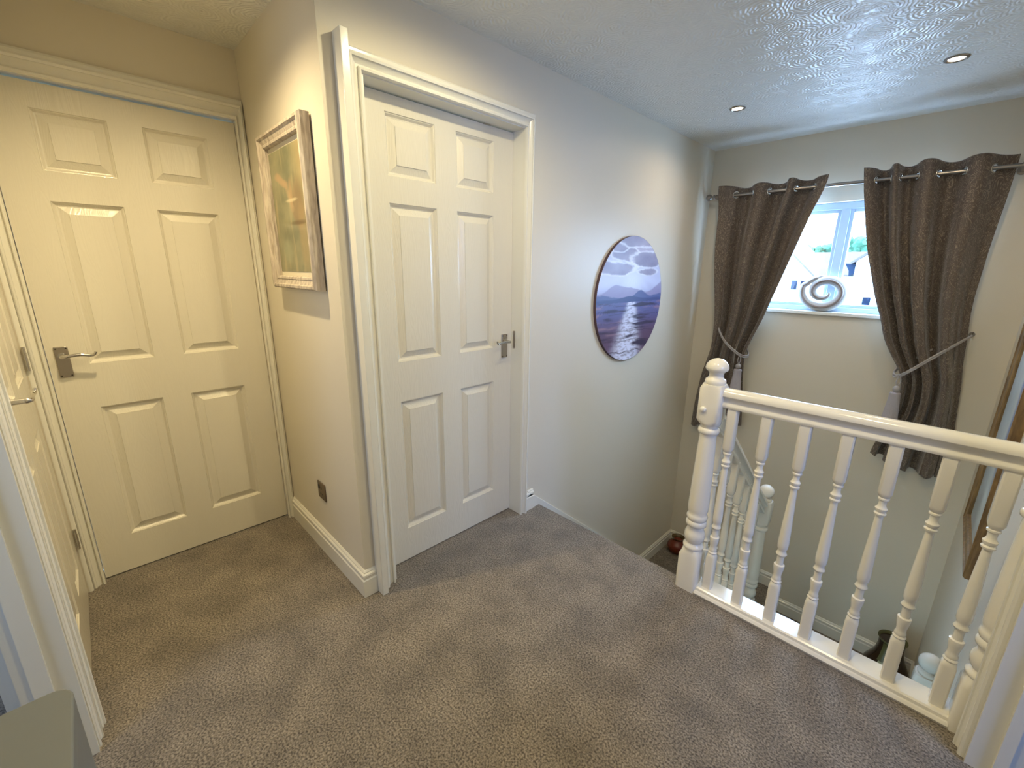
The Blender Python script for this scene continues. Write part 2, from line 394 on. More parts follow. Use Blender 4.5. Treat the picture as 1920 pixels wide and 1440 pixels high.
# door B : middle door in the left wall
fB = frame_pts('x', XB, 1)
dB = struct('door_2', leaf_mesh(fB, BL0, BL1, TOP - 0.004, [(0.918, 1.140), (1.247, 1.462)], [(0.17, 0.795), (0.972, 1.605), (1.702, 1.922)], out0=-0.076), M_door, smooth=8)
obj('door_frame', architrave(fB, BL0 - 0.006, BL1 - 0.004, TOP, 0.072, 0.055, 1.15, 0.066), M_white, dB, smooth=25)
lin = bmesh.new()
for lo, hi in (((BL0 - 0.012, 0), (BL0 - 0.001, TOP)), ((BL1 + 0.001, 0), (BL1 + 0.012, TOP)), ((BL0 - 0.012, TOP), (BL1 + 0.012, TOP + 0.012))):
    add_box(lin, (XB - T, lo[0], lo[1]), (XB + 0.003, hi[0], hi[1]))
add_box(lin, (XB - T - 0.05, BL0 - 0.02, 0), (XB - T - 0.02, BL1 + 0.02, TOP + 0.02))  # unseen panel behind the leaf, added to stop outside light leaking in
obj('lining_light_block', lin, M_white, dB)
obj('packing_strip', boxes(((XB, 0.706, 0.0), (XB + 0.058, 0.733, 2.078))), M_white, dB, bevel=0.002)
handle(dB, fB, 1.535, 1.000, -1, -0.076)
obj('latch_plate', boxes(((XB - 0.060, BL1 - 0.0025, 0.96), (XB - 0.046, BL1 + 0.0005, 1.05))), M_nickel, dB)
bm = boxes(((XB - 0.084, 1.40, TOP - 0.006), (XB - 0.070, 1.44, TOP + 0.0)))
obj('ball_catch', bm, M_chrome, dB)

# door A : far left wall
fA = frame_pts('x', XA, 1)
dA = struct('door_1', leaf_mesh(fA, AL0, AL1, TOP - 0.004, [(-0.020, 0.187), (0.292, 0.511)], [(0.180, 0.784), (0.970, 1.586), (1.690, 1.896)], out0=-0.022), M_door, smooth=8)
obj('door_frame', architrave(fA, AL0 + 0.002, AL1 - 0.004, TOP - 0.002, 0.055, 0.037, 1.0, 0.085), M_white, dA, smooth=25)
obj('lining_light_block', boxes(((XA - T - 0.05, AL0 - 0.02, 0), (XA - T - 0.02, AL1 + 0.02, TOP + 0.02))), M_white, dA)  # added panel only, blocks light leaking round this leaf
handle(dA, fA, -0.092, 1.012, 1, -0.022)

# door C : wall beside the camera
fC = frame_pts('y', YC, 1)
dC = struct('door_3', leaf_mesh(fC, CL0, CL1, TOP - 0.004, [(-2.26, -2.055), (-1.945, -1.74)], [(0.180, 0.784), (0.970, 1.586), (1.690, 1.896)], out0=-0.004), M_door, smooth=8)
obj('door_frame', architrave(fC, CL0 + 0.002, CL1 - 0.002, TOP, 0.036, 0.060, 0.8), M_white, dC, smooth=25)
obj('lining_light_block', boxes(((CL0 - 0.02, YC - T - 0.05, 0), (CL1 + 0.02, YC - T - 0.02, TOP + 0.02))), M_white, dC)  # added panel hidden behind the leaf, keeps sky light out
handle(dC, fC, -1.70, 1.005, -1, -0.004)
for z in (0.26, 1.02, 1.75): hinge(dC, fC, CL0 + 0.004, z, 0.004)

# open doorway D beside door C
fr = architrave(fC, DL0, DL1, TOP, 0.064, 0.064, 0.55)
for lo, hi in (((DL0 - 0.001, YC - T, 0), (DL0 + 0.012, YC + 0.004, TOP)), ((DL1 - 0.012, YC - T, 0), (DL1 + 0.001, YC + 0.004, TOP)), ((DL0, YC - T, TOP - 0.012), (DL1, YC + 0.004, TOP + 0.001)),
               ((DL0 + 0.012, YC - 0.075, 0), (DL0 + 0.024, YC - 0.040, TOP - 0.012))):
    add_box(fr, lo, hi)
struct('trim_1', fr, M_white, smooth=25)
# open doorway in right wall
fR = frame_pts('x', XR, -1)
fr = architrave(fR, RL0, RL1, TOP, 0.064, 0.064, 1.0)
for lo, hi in (((XR - 0.003, RL1 - 0.012, 0), (XR + T, RL1 + 0.001, TOP)), ((XR - 0.003, RL0 - 0.001, 0), (XR + T, RL0 + 0.012, TOP)), ((XR, RL0, TOP - 0.012), (XR + T, RL1, TOP + 0.001)),
               ((XR + 0.045, RL1 - 0.024, 0), (XR + 0.07, RL1 - 0.012, TOP))):
    add_box(fr, lo, hi)
struct('trim_2', fr, M_white, smooth=25)

# ------------------------------------------------------------------ skirting boards
SK = [(0, 0), (0.016, 0), (0.016, 0.078), (0.012, 0.083), (0.012, 0.092), (0.015, 0.096), (0.014, 0.104), (0.008, 0.110), (0.008, 0.114), (0.003, 0.121), (0, 0.121)]
def skirt_run(path, outs, z=0.0):
    """path of (x,y) corner points; outs = outward offset vectors (already mitred)"""
    st = []
    for (x, y), (ox, oy), zz in zip(path, outs, z if isinstance(z, (list, tuple)) else [z] * len(path)):
        st.append([(x + ox * t, y + oy * t, zz + h) for t, h in SK])
    return loft(st)
struct('baseboard_alcove', skirt_run([(XA + 0.02, YF), (XB, YF), (XB, 0.706)], [(0, -1), (1, -1), (1, 0)]), M_white, smooth=25)
struct('baseboard_left', skirt_run([(XB, 1.640), (XB, 1.70)], [(1, 0), (1, 0)]), M_white, smooth=25)
struct('baseboard_half_landing', skirt_run([(XB, 3.02), (XB, YW), (-0.60, YW)], [(1, 0), (1, -1), (0, -1)], ZL1), M_white, smooth=25)
struct('baseboard_lower_landing', skirt_run([(-0.60, YW), (XR, YW), (XR, 2.65)], [(0, -1), (-1, -1), (-1, 0)], ZL2), M_white, smooth=25)
struct('baseboard_right', skirt_run([(XR, RL0 - 0.064), (XR, YC), (DL1 + 0.064, YC)], [(-1, 0), (-1, 1), (0, 1)]), M_white, smooth=25)

# ------------------------------------------------------------------ staircase
st = thing('staircase', 'brown-grey carpeted stairs dropping to a half landing below the window', 'staircase', (-1.1, 2.3, ZL1))
GO, RI = 0.236, 1.19 / 6
for k in range(1, 6):
    y0 = 1.750 + GO * (k - 1); z = -RI * k
    o = obj('step', boxes(((XB + 0.002, y0 - 0.02, z - 0.20), (-0.625, y0 + GO + 0.0, z))), M_carpet, st, bevel=0.01)
obj('half_landing', boxes(((XB + 0.002, 2.93, ZL1 - 0.2), (-0.588, YW - 0.001, ZL1))), M_carpet, st, bevel=0.01)
obj('half_landing', boxes(((-0.588, 2.82, ZL2 - 0.2), (XR - 0.001, YW - 0.001, ZL2))), M_carpet, st, bevel=0.01)
for k in range(1, 7):
    y1 = 2.82 - 0.235 * (k - 1); z = ZL2 - 0.1955 * k
    obj('step', boxes(((-0.57, y1 - 0.235, max(z - 0.2, ZH)), (XR - 0.001, y1, z))), M_carpet, st, bevel=0.01)
# wall string down the left wall
s0, s1 = (1.655, 0.121), (3.10, -1.07)
bm = loft([[(XB + t, s0[0], s0[1] - 0.26 + 0.0), (XB + t, s0[0], s0[1]), (XB + t, s1[0], s1[1]), (XB + t, s1[0], s1[1] - 0.121), (XB + t, s1[0] - 0.2, s1[1] - 0.2)] for t in (0, 0.012)])
struct('trim_3', bm, M_white, bevel=0.002)

# ------------------------------------------------------------------ balustrades
NW = 0.0425
def newel_profile(z0, top, r=NW, low=0.165, capped=True):
    """(z, r, squareness), heights follow the near newel; z0 = foot"""
    h = top - 1.037
    P = [(z0, r, 1), (low + h - 0.0, r, 1), (low + h + 0.018, r * 0.97, 0.35), (0.198 + h, r * 0.90, 0), (0.203 + h, r * 0.98, 0), (0.212 + h, r * 0.98, 0), (0.218 + h, r * 0.82, 0), (0.226 + h, r * 0.74, 0),
         (0.240 + h, r * 0.92, 0), (0.258 + h, r * 0.99, 0), (0.275 + h, r * 0.93, 0), (0.290 + h, r * 0.78, 0), (0.303 + h, r * 0.76, 0), (0.310 + h, r * 0.96, 0), (0.320 + h, r * 1.0, 0), (0.330 + h, r * 0.93, 0), (0.334 + h, r * 0.86, 0),
         (0.340 + h, r * 0.94, 0), (0.350 + h, r * 1.0, 0), (0.360 + h, r * 0.92, 0), (0.366 + h, r * 0.85, 0), (0.380 + h, r * 0.94, 0), (0.400 + h, r * 0.97, 0),
         (0.56 + h, r * 0.88, 0), (0.70 + h, r * 0.78, 0), (0.726 + h, r * 0.76, 0), (0.732 + h, r * 0.94, 0), (0.742 + h, r * 0.98, 0), (0.750 + h, r * 0.92, 0), (0.754 + h, r * 0.78, 0), (0.764 + h, r * 0.80, 0), (0.768 + h, r * 0.93, 0),
         (0.776 + h, r * 0.97, 0.4), (0.790 + h, r, 1), (0.918 + h, r, 1), (0.934 + h, r * 0.97, 0.4)]
    return P
CAPP = [(0.934, 0.036), (0.938, 0.038), (0.946, 0.039), (0.954, 0.036), (0.957, 0.030), (0.966, 0.0265), (0.980, 0.027), (0.986, 0.034), (0.992, 0.041), (1.000, 0.0425), (1.012, 0.040), (1.024, 0.031), (1.033, 0.018), (1.037, 0.004)]
def sharp_blocks(prof):
    out = []
    for i, p in enumerate(prof): out.append(p)
    return out
def newel(parent, x, y, z0, top, ball=False):
    h = top - 1.037
    o = obj('newel_post', sq_lathe(newel_profile(z0, top), 40, (x, y, 0)), M_rail, parent, smooth=50)
    if ball: cp = [(0.934, 0.034), (0.942, 0.036), (0.950, 0.033), (0.955, 0.022)] + [(0.995 + 0.042 * math.sin(a), 0.042 * math.cos(a)) for a in [(-1.05 + 2.55 * k / 12) for k in range(13)]]
    else: cp = CAPP
    obj('newel_cap', lathe([(z + h, r) for z, r in cp], 32, (x, y, 0)), M_rail, o, smooth=60)
    return o
def baluster_bm(x, y, z0, z1, shift=0.0, r=0.0185):
    """square foot and head; turned middle; shift moves the turning"""
    s = shift
    P = [(z0, r, 1), (0.185 + s, r, 1), (0.196 + s, r * 0.95, 0.3), (0.202 + s, r * 0.80, 0), (0.208 + s, r * 0.98, 0), (0.214 + s, r * 0.78, 0), (0.222 + s, r * 0.86, 0), (0.228 + s, r * 0.70, 0), (0.242 + s, r * 0.74, 0),
         (0.262 + s, r * 0.92, 0), (0.276 + s, r * 0.98, 0), (0.281 + s, r * 0.96, 0), (0.284 + s, r * 0.68, 0), (0.300 + s, r * 0.62, 0), (0.318 + s, r * 0.66, 0), (0.322 + s, r * 0.86, 0), (0.328 + s, r * 1.0, 0), (0.335 + s, r * 0.86, 0), (0.340 + s, r * 0.74, 0),
         (0.348 + s, r * 0.80, 0), (0.356 + s, r * 0.97, 0), (0.375 + s, r * 1.0, 0), (0.46 + s, r * 0.86, 0), (0.56 + s, r * 0.64, 0), (0.600 + s, r * 0.56, 0), (0.603 + s, r * 0.82, 0), (0.609 + s, r * 0.9, 0), (0.614 + s, r * 0.68, 0),
         (0.620 + s, r * 0.85, 0), (0.627 + s, r * 0.90, 0), (0.632 + s, r * 0.68, 0), (0.640 + s, r * 0.56, 0), (0.654 + s, r * 0.60, 0), (0.658 + s, r * 0.82, 0), (0.663 + s, r * 0.84, 0), (0.666 + s, r * 0.66, 0), (0.672 + s, r * 0.85, 0.3), (0.684 + s, r, 1), (z1, r, 1)]
    return sq_lathe(P, 24, (x, y, 0))
def rail_profile(w=0.058, h=0.075):
    # (across, up) handrail section seen end on
    a = w / 2
    return [(-a * 0.62, 0), (-a * 0.70, 0.006), (-a * 0.70, 0.012), (-a * 0.52, 0.018), (-a * 0.48, 0.034), (-a * 0.72, 0.041), (-a * 1.0, 0.047), (-a * 1.02, 0.057), (-a * 0.85, 0.067), (-a * 0.45, 0.074), (0, 0.0755),
            (a * 0.45, 0.074), (a * 0.85, 0.067), (a * 1.02, 0.057), (a * 1.0, 0.047), (a * 0.72, 0.041), (a * 0.48, 0.034), (a * 0.52, 0.018), (a * 0.70, 0.012), (a * 0.70, 0.006), (a * 0.62, 0)]
YN = 1.725
lb = thing('landing_balustrade', 'white turned balustrade running level along the edge of the landing', 'balustrade', (-0.2, YN, 0))
n1 = newel(lb, -0.608, YN, 0.0, 1.037)
obj('peg', lathe([(0, 0.010), (0.004, 0.0115), (0.008, 0.010), (0.011, 0.005), (0.012, 0.001)], 16).copy() if False else tube([(-0.625, YN - NW + 0.002, 0.834), (-0.625, YN - NW - 0.005, 0.834), (-0.625, YN - NW - 0.009, 0.834), (-0.625, YN - NW - 0.0115, 0.834)], [0.011, 0.012, 0.009, 0.003], 16), M_rail, n1)
ZR = 0.925
obj('handrail', loft([[(x, YN + 0.005 + a, ZR - 0.0755 + u) for a, u in rail_profile()] for x in (-0.572, 0.231)]), M_rail, lb, smooth=50)
BR = [(YE - 0.004, 0.0), (YE - 0.008, 0.010), (YE - 0.002, 0.018), (YE + 0.004, 0.020), (YE + 0.006, 0.030), (YE + 0.012, 0.034), (YN + 0.060, 0.034), (YN + 0.060, -0.24), (YN + 0.045, -0.24), (YN + 0.02, 0.0)]
obj('base_rail', loft([[(x, y, z - 0.0) for y, z in BR] for x in (-0.5655, 0.228)]), M_rail, lb, smooth=30)
bal = None
for k in range(7):
    x = -0.529 + 0.1207 * k
    if bal is None:
        bal = obj('baluster', baluster_bm(0, 0, 0.034, ZR - 0.074), M_rail, lb); bal.location = (x - lb.location.x, YN + 0.009 - lb.location.y, 0); bal.matrix_parent_inverse = Matrix()
    else:
        c = bal.copy(); sc.collection.objects.link(c); c.parent = lb; c.location = (x - lb.location.x, YN + 0.009 - lb.location.y, 0)
# half newel against the right wall
pr = newel_profile(0.0, 1.037)
bm = sq_lathe(pr, 40, (XR, YN, 0))
bmesh.ops.bisect_plane(bm, geom=bm.verts[:] + bm.edges[:] + bm.faces[:], plane_co=(XR - 0.0005, 0, 0), plane_no=(1, 0, 0), clear_outer=True)
bmesh.ops.holes_fill(bm, edges=bm.edges[:])
obj('half_newel', bm, M_rail, lb, smooth=50)

sb_ = thing('stair_balustrade', 'white turned balustrade sloping down beside the upper stair flight', 'balustrade', (-0.608, 2.85, ZL1))
newel(sb_, -0.608, 2.842, ZL2 + 0.0, 0.085, ball=True)
def raily(y): return 0.84 - 0.812 * (y - 1.77)
pts0, pts1 = (YN + NW + 0.002), 2.842 - NW - 0.001
obj('handrail', loft([[(-0.608 + a, y, raily(y) + (u - 0.0755) * 1.25) for a, u in rail_profile()] for y in (pts0, pts1)]), M_rail, sb_, smooth=50)
def capy(y): return -0.04 - 0.812 * (y - 1.77)
obj('string', loft([[(-0.608 + a, y, capy(y) + u) for a, u in ((-0.03, 0), (0.03, 0), (0.03, -0.022), (0.016, -0.03), (0.016, -0.34), (-0.016, -0.34), (-0.016, -0.03), (-0.03, -0.022))] for y in (pts0, pts1)]), M_rail, sb_, smooth=30)
for k in range(7):
    y = 1.875 + 0.128 * k
    z0, z1 = capy(y), raily(y) - 0.092
    s = (z0 + z1) / 2 - 0.435
    obj('baluster', baluster_bm(-0.608, y, z0 - 0.012, z1 + 0.012, s), M_rail, sb_)
lnw = thing('lower_newel', 'white round-topped newel post low beside the right wall', 'newel post', (0.222, 2.56, ZL2))
newel(lnw, 0.2245, 2.44, ZH, -0.285, ball=True)

# ------------------------------------------------------------------ window
wb = bmesh.new(); fy0, fy1 = YW + 0.045, YW + 0.105
def ring(bm, x0, x1, z0, z1, w, y0, y1):
    for lo, hi in (((x0, z0), (x0 + w, z1)), ((x1 - w, z0), (x1, z1)), ((x0 + w, z0), (x1 - w, z0 + w)), ((x0 + w, z1 - w), (x1 - w, z1))):
        add_box(bm, (lo[0], y0, lo[1]), (hi[0], y1, hi[1]))
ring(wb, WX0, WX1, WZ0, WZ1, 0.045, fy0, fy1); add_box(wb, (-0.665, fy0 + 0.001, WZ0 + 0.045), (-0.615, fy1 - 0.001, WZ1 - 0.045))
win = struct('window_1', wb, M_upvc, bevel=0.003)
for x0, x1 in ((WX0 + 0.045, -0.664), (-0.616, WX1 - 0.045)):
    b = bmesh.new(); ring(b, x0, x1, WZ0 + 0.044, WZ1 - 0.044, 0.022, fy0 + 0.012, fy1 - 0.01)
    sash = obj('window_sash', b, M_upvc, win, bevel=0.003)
    obj('glass_pane', boxes(((x0 + 0.02, fy0 + 0.03, WZ0 + 0.064), (x1 - 0.02, fy0 + 0.036, WZ1 - 0.064))), M_glass, sash)
obj('window_sill', boxes(((WX0 - 0.03, YW - 0.022, WZ0 - 0.012), (WX1 + 0.03, YW + 0.001, WZ0 + 0.012)), ((WX0 + 0.001, YW, WZ0 - 0.002), (WX1 - 0.001, fy0 + 0.01, WZ0 + 0.012))), M_white, win, bevel=0.004)

# spiral ornament on the sill
pts, rad = [], []
cx, cz = -0.668, 1.222
for k in range(121):
    t = k / 120; a = math.radians(98 + 610 * t)      # from the outer tip, anticlockwise round and inwards
    R = 0.118 * (1 - t) ** 0.75 + 0.022
    if t < 0.1: R = 0.112 + 0.1 * t
    pts.append((cx + R * 1.05 * math.cos(a), YW + 0.012, cz + R * 0.92 * math.sin(a)))
    rad.append(0.006 + 0.035 * math.sin(PI * min(1, (t * 0.93 + 0.02) / 0.95)) ** 0.9 * (1 - 0.45 * t))
sp = obj('spiral_ornament', tube(pts, rad, 16), M_ceramic, smooth=60)
tag(sp, 'cream ceramic spiral ornament standing on the window sill', 'ornament')
zmin = min(p[2] - r for p, r in zip(pts, rad)); sp.location.z = WZ0 + 0.0125 - zmin
gp = [(p[0], p[1] - r * 0.93, p[2]) for p, r in zip(pts, rad)][4:-2]
g = obj('groove', tube(gp, [max(0.002, r * 0.28) for r in rad[4:-2]], 8), M_groove, None, smooth=60); g.location.z = 0; g.parent = sp

# ------------------------------------------------------------------ curtain rod, curtains, tiebacks
YR, ZROD = 3.618, 1.915
rod = thing('curtain_rod', 'long pewter curtain rod with ball finials above the window', 'curtain rod', (-0.7, YR, ZROD))
obj('pole', tube([(-1.475, YR, ZROD), (0.150, YR, ZROD)], 0.0115, 16), M_pewter, rod)
FIN = [(0, 0.0125), (0.006, 0.0175), (0.012, 0.0165), (0.016, 0.0105), (0.022, 0.010), (0.028, 0.0165), (0.034, 0.0215), (0.045, 0.025), (0.056, 0.0225), (0.064, 0.014), (0.068, 0.003)]
for x, d in ((-1.462, -1), (0.120, 1)):
    bm = lathe(FIN, 24); bmesh.ops.rotate(bm, verts=bm.verts, matrix=Matrix.Rotation(d * PI / 2, 3, 'Y')); bmesh.ops.translate(bm, verts=bm.verts, vec=(x, YR, ZROD))
    obj('finial', bm, M_pewter, rod)
for x in (-1.448, 0.108):
    bm = tube([(x, YR + 0.003, ZROD - 0.012), (x, YW - 0.004, ZROD - 0.012)], 0.007, 12); tube([(x, YW - 0.006, ZROD - 0.012), (x, YW, ZROD - 0.012)], 0.022, 20, bm)
    tube([(x - 0.008, YR, ZROD), (x + 0.008, YR, ZROD)], 0.0165, 16, bm)
    obj('bracket', bm, M_pewter, rod)

def interp(tab, z):
    tab = sorted(tab)
    if z <= tab[0][0]: return tab[0][1]
    if z >= tab[-1][0]: return tab[-1][1]
    for (z0, v0), (z1, v1) in zip(tab, tab[1:]):
        if z0 <= z <= z1:
            t = (z - z0) / (z1 - z0); return v0 + (v1 - v0) * t
def smooth_tab(tab, w=0.05):
    return lambda z: (interp(tab, z) * 2 + interp(tab, z + w) + interp(tab, z - w) + interp(tab, z + w / 2) + interp(tab, z - w / 2)) / 6
def curtain(label, L, Rr, crs, topz, hem, tie_z, seed, amp_tab, fine):
    fl_, fr_ = smooth_tab(L), smooth_tab(Rr); fa = smooth_tab(amp_tab, 0.08)
    NU, NV = 320, 190
    nf = len(crs) / 2
    ptab = [(0.0, 0.0)] + [(c, PI / 2 + k * PI) for k, c in enumerate(crs)] + [(1.0, len(crs) * PI)]
    def phi(u): return (interp(ptab, u) * 2 + interp(ptab, min(1, u + 0.02)) + interp(ptab, max(0, u - 0.02))) / 4
    def pos(u, v):
        zt = topz + 0.008 * math.cos(phi(u)) + 0.004 * math.sin(9 * u + seed)
        zb = interp(hem, u) + 0.006 * math.cos(2 * PI * nf * 2 * u)
        z = zt + (zb - zt) * v
        xl, xr = fl_(z), fr_(z)
        # folds bunch where the cloth is drawn in
        t = u
        x = xl + (xr - xl) * t
        low = min(1, max(0, (1.75 - z) / 0.6))
        wob = noise.noise(Vector((u * 6 + seed, z * 1.3, seed))) * 0.016 * low
        x += (0.25 + 0.75 * low) * 0.46 * (xr - xl) / (2 * PI * nf) * math.sin(2 * phi(u))
        y = YR - fa(z) * math.cos(phi(u) + 0.4 * low * math.sin(5 * u + seed))
        f2 = nf * 2.3
        y += 0.010 * low * abs(math.sin(PI * nf * 1.5 * u + seed)) * 2 - 0.010 * low
        y += fine * low * math.sin(2 * PI * f2 * u + seed * 2 + 1.1 * z) + wob
        y += 0.30 * fine * low * math.sin(2 * PI * f2 * 2.1 * u - 2 * z + seed)
        near = math.exp(-((z - tie_z) / 0.10) ** 2)
        x += near * 0.004 * math.sin(40 * u)
        y -= 0.012 * near * math.sin(PI * min(1, max(0, u)))
        return Vector((x, min(y, YW - 0.012), z))
    eye = []
    eye = [min((k / 2000 for k in range(2001)), key=lambda u: abs(phi(u) - (PI / 2 + q * PI))) for q in range(len(crs))]
    bm = bmesh.new(); G = [[bm.verts.new(pos(i / NU, j / NV)) for i in range(NU + 1)] for j in range(NV + 1)]
    uvl = bm.loops.layers.uv.new('UVMap')
    for j in range(NV):
        for i in range(NU):
            c = (G[j][i].co + G[j + 1][i + 1].co) / 2
            if abs(c.z - ZROD) < 0.022 and any((c - pos(e, 0)).xy.length < 0.022 and (((c - pos(e, 0)).xy.length) ** 2 + (c.z - ZROD) ** 2) < 0.0195 ** 2 for e in eye): continue
            fce = bm.faces.new((G[j][i], G[j][i + 1], G[j + 1][i + 1], G[j + 1][i]))
            for lp, (a, b) in zip(fce.loops, ((i, j), (i + 1, j), (i + 1, j + 1), (i, j + 1))): lp[uvl].uv = (a / NU * 1.5, -b / NV * 1.9)
    for v in [v for v in bm.verts if not v.link_faces]: bm.verts.remove(v)
    o = obj('curtain', bm, M_damask, None, smooth=180)
    if sum(p.normal.y for p in o.data.polygons) > 0: o.data.flip_normals()
    o.data.materials.append(M_lining)
    s = o.modifiers.new('thick', 'SOLIDIFY'); s.thickness = 0.003; s.offset = -1; s.material_offset = 1
    tag(o, label, 'curtain', 'curtains either side of the window')
    for e in eye:
        vv = min(range(NV), key=lambda j: abs(pos(e, j / NV).z - ZROD)) / NV
        p = pos(e, vv); tx = (pos(e + 0.004, vv) - pos(e - 0.004, vv)); tx.z = 0; tx.normalize()
        ringp = [Vector((p.x, p.y, ZROD)) + tx * 0.0215 * math.cos(a) + Vector((0, 0, 1)) * 0.0215 * math.sin(a) for a in [2 * PI * k / 24 for k in range(24)]]
        obj('eyelet', tube(ringp, 0.0042, 8, closed=True), M_chrome, o)
    return o, pos
c1, p1 = curtain('brown damask curtain on the left of the window, nearer the round picture',
    [(1.97, -1.430), (1.80, -1.405), (1.56, -1.400), (1.32, -1.378), (1.15, -1.356), (0.99, -1.338), (0.84, -1.336), (0.74, -1.343), (0.55, -1.385), (0.30, -1.412), (0.07, -1.422)],
    [(1.97, -0.735), (1.90, -0.745), (1.75, -0.796), (1.54, -0.851), (1.33, -0.906), (1.17, -0.951), (1.02, -0.992), (0.88, -1.042), (0.76, -1.082), (0.59, -1.068), (0.38, -1.040), (0.15, -1.018)],
    [0.17, 0.33, 0.50, 0.65, 0.735, 0.89], 1.972, [(0, 0.07), (1, 0.17)], 0.76, 1.3,
    [(1.97, 0.043), (1.80, 0.046), (1.4, 0.052), (0.9, 0.042), (0.75, 0.030), (0.5, 0.042), (0.1, 0.050)], 0.009)
c2, p2 = curtain('brown damask curtain on the right of the window, nearer the brown framed picture',
    [(2.02, -0.568), (1.854, -0.540), (1.53, -0.469), (1.206, -0.371), (1.075, -0.319), (0.966, -0.288), (0.857, -0.229), (0.754, -0.165), (0.642, -0.146), (0.52, -0.150), (0.385, -0.190), (0.188, -0.226)],
    [(1.97, 0.085), (1.79, 0.081), (1.52, 0.068), (1.23, 0.062), (1.11, 0.067), (1.01, 0.080), (0.90, 0.086), (0.80, 0.095), (0.695, 0.108), (0.586, 0.120), (0.476, 0.130), (0.31, 0.148), (0.16, 0.150)],
    [0.10, 0.20, 0.265, 0.385, 0.53, 0.69, 0.87], 1.985, [(0, 0.20), (0.3, 0.165), (0.45, 0.14), (1, 0.125)], 0.74, 4.1,
    [(1.97, 0.044), (1.80, 0.048), (1.4, 0.056), (0.9, 0.052), (0.75, 0.042), (0.5, 0.050), (0.1, 0.052)], 0.009)

def tieback(label, hook, mid, end, drop, back, ball_r=0.020):
    t = thing('curtain_tieback', label, 'tieback', hook, 'rope tiebacks on the curtains')
    hb = tube([(hook[0], YW, hook[2]), (hook[0], YW - 0.05, hook[2]), (hook[0], YW - 0.06, hook[2] + 0.018)], 0.004, 8); tube([(hook[0], YW - 0.004, hook[2]), (hook[0], YW, hook[2])], 0.014, 16, hb)
    obj('hook', hb, M_pewter, t)
    for dz in (0.0, -0.012):
        pts = catmull([(hook[0], YW - 0.055, hook[2] + dz * 0.3), (mid[0], mid[1], mid[2] + dz), (end[0], end[1], end[2] + dz), (back[0], back[1], back[2] + dz), (back[0] + (hook[0] - back[0]) * 0.6, YW - 0.02, hook[2] * 0.7 + back[2] * 0.3)], 10)
        bm = tube(pts, 0.0052, 8); obj('rope', bm, M_rope, t)
    ex, ey, ez = end[0], end[1] - 0.012, end[2]
    loopz = ez - drop
    obj('rope', tube(catmull([(ex, ey, ez + 0.004), (ex - 0.010, ey, (ez + loopz) / 2), (ex, ey, loopz + 0.012)], 6), 0.0035, 8), M_rope, t)
    obj('rope', tube(catmull([(ex, ey, ez + 0.004), (ex + 0.010, ey, (ez + loopz) / 2), (ex, ey, loopz + 0.012)], 6), 0.0035, 8), M_rope, t)
    bm = lathe([(0.022 - 0.0, 0.003), (0.018, 0.012), (0.008, 0.019), (-0.002, 0.0205), (-0.012, 0.017), (-0.018, 0.011)][::-1], 20, (ex, ey, loopz - 0.006))
    ts = obj('tassel', bm, M_rope, t)
    bm = bmesh.new(); L = 0.185; rings = []; top = loopz - 0.026
    prof = [(0, 0.014), (-0.004, 0.027), (-0.014, 0.029), (-0.02, 0.0265), (-0.08, 0.031), (-0.14, 0.036), (-L, 0.040)]
    seg = 64
    for z, r in prof:
        rings.append([bm.verts.new((ex + r * (1 + (0.05 if (k % 2) and z < -0.015 else 0)) * math.cos(2 * PI * k / seg), ey + r * (1 + (0.05 if (k % 2) and z < -0.015 else 0)) * math.sin(2 * PI * k / seg), top + z)) for k in range(seg)])
    for a, b in zip(rings, rings[1:]):
        for k in range(seg): bm.faces.new((a[k], a[(k + 1) % seg], b[(k + 1) % seg], b[k]))
    bm.faces.new(rings[0]); bm.faces.new(rings[-1][::-1])
    obj('fringe', bm, M_fringe, ts)
    return t
tieback('grey rope tieback with tassel hanging beside the tall newel cap, left curtain', (-1.355, YW, 0.985), (-1.235, 3.555, 0.85), (-1.098, 3.560, 0.745), 0.085, (-1.07, 3.64, 0.76))
tieback('grey rope tieback slanting across the right curtain up to its wall hook', (0.095, YW, 1.02), (-0.03, 3.545, 0.90), (-0.165, 3.555, 0.755), 0.085, (-0.19, 3.64, 0.78))

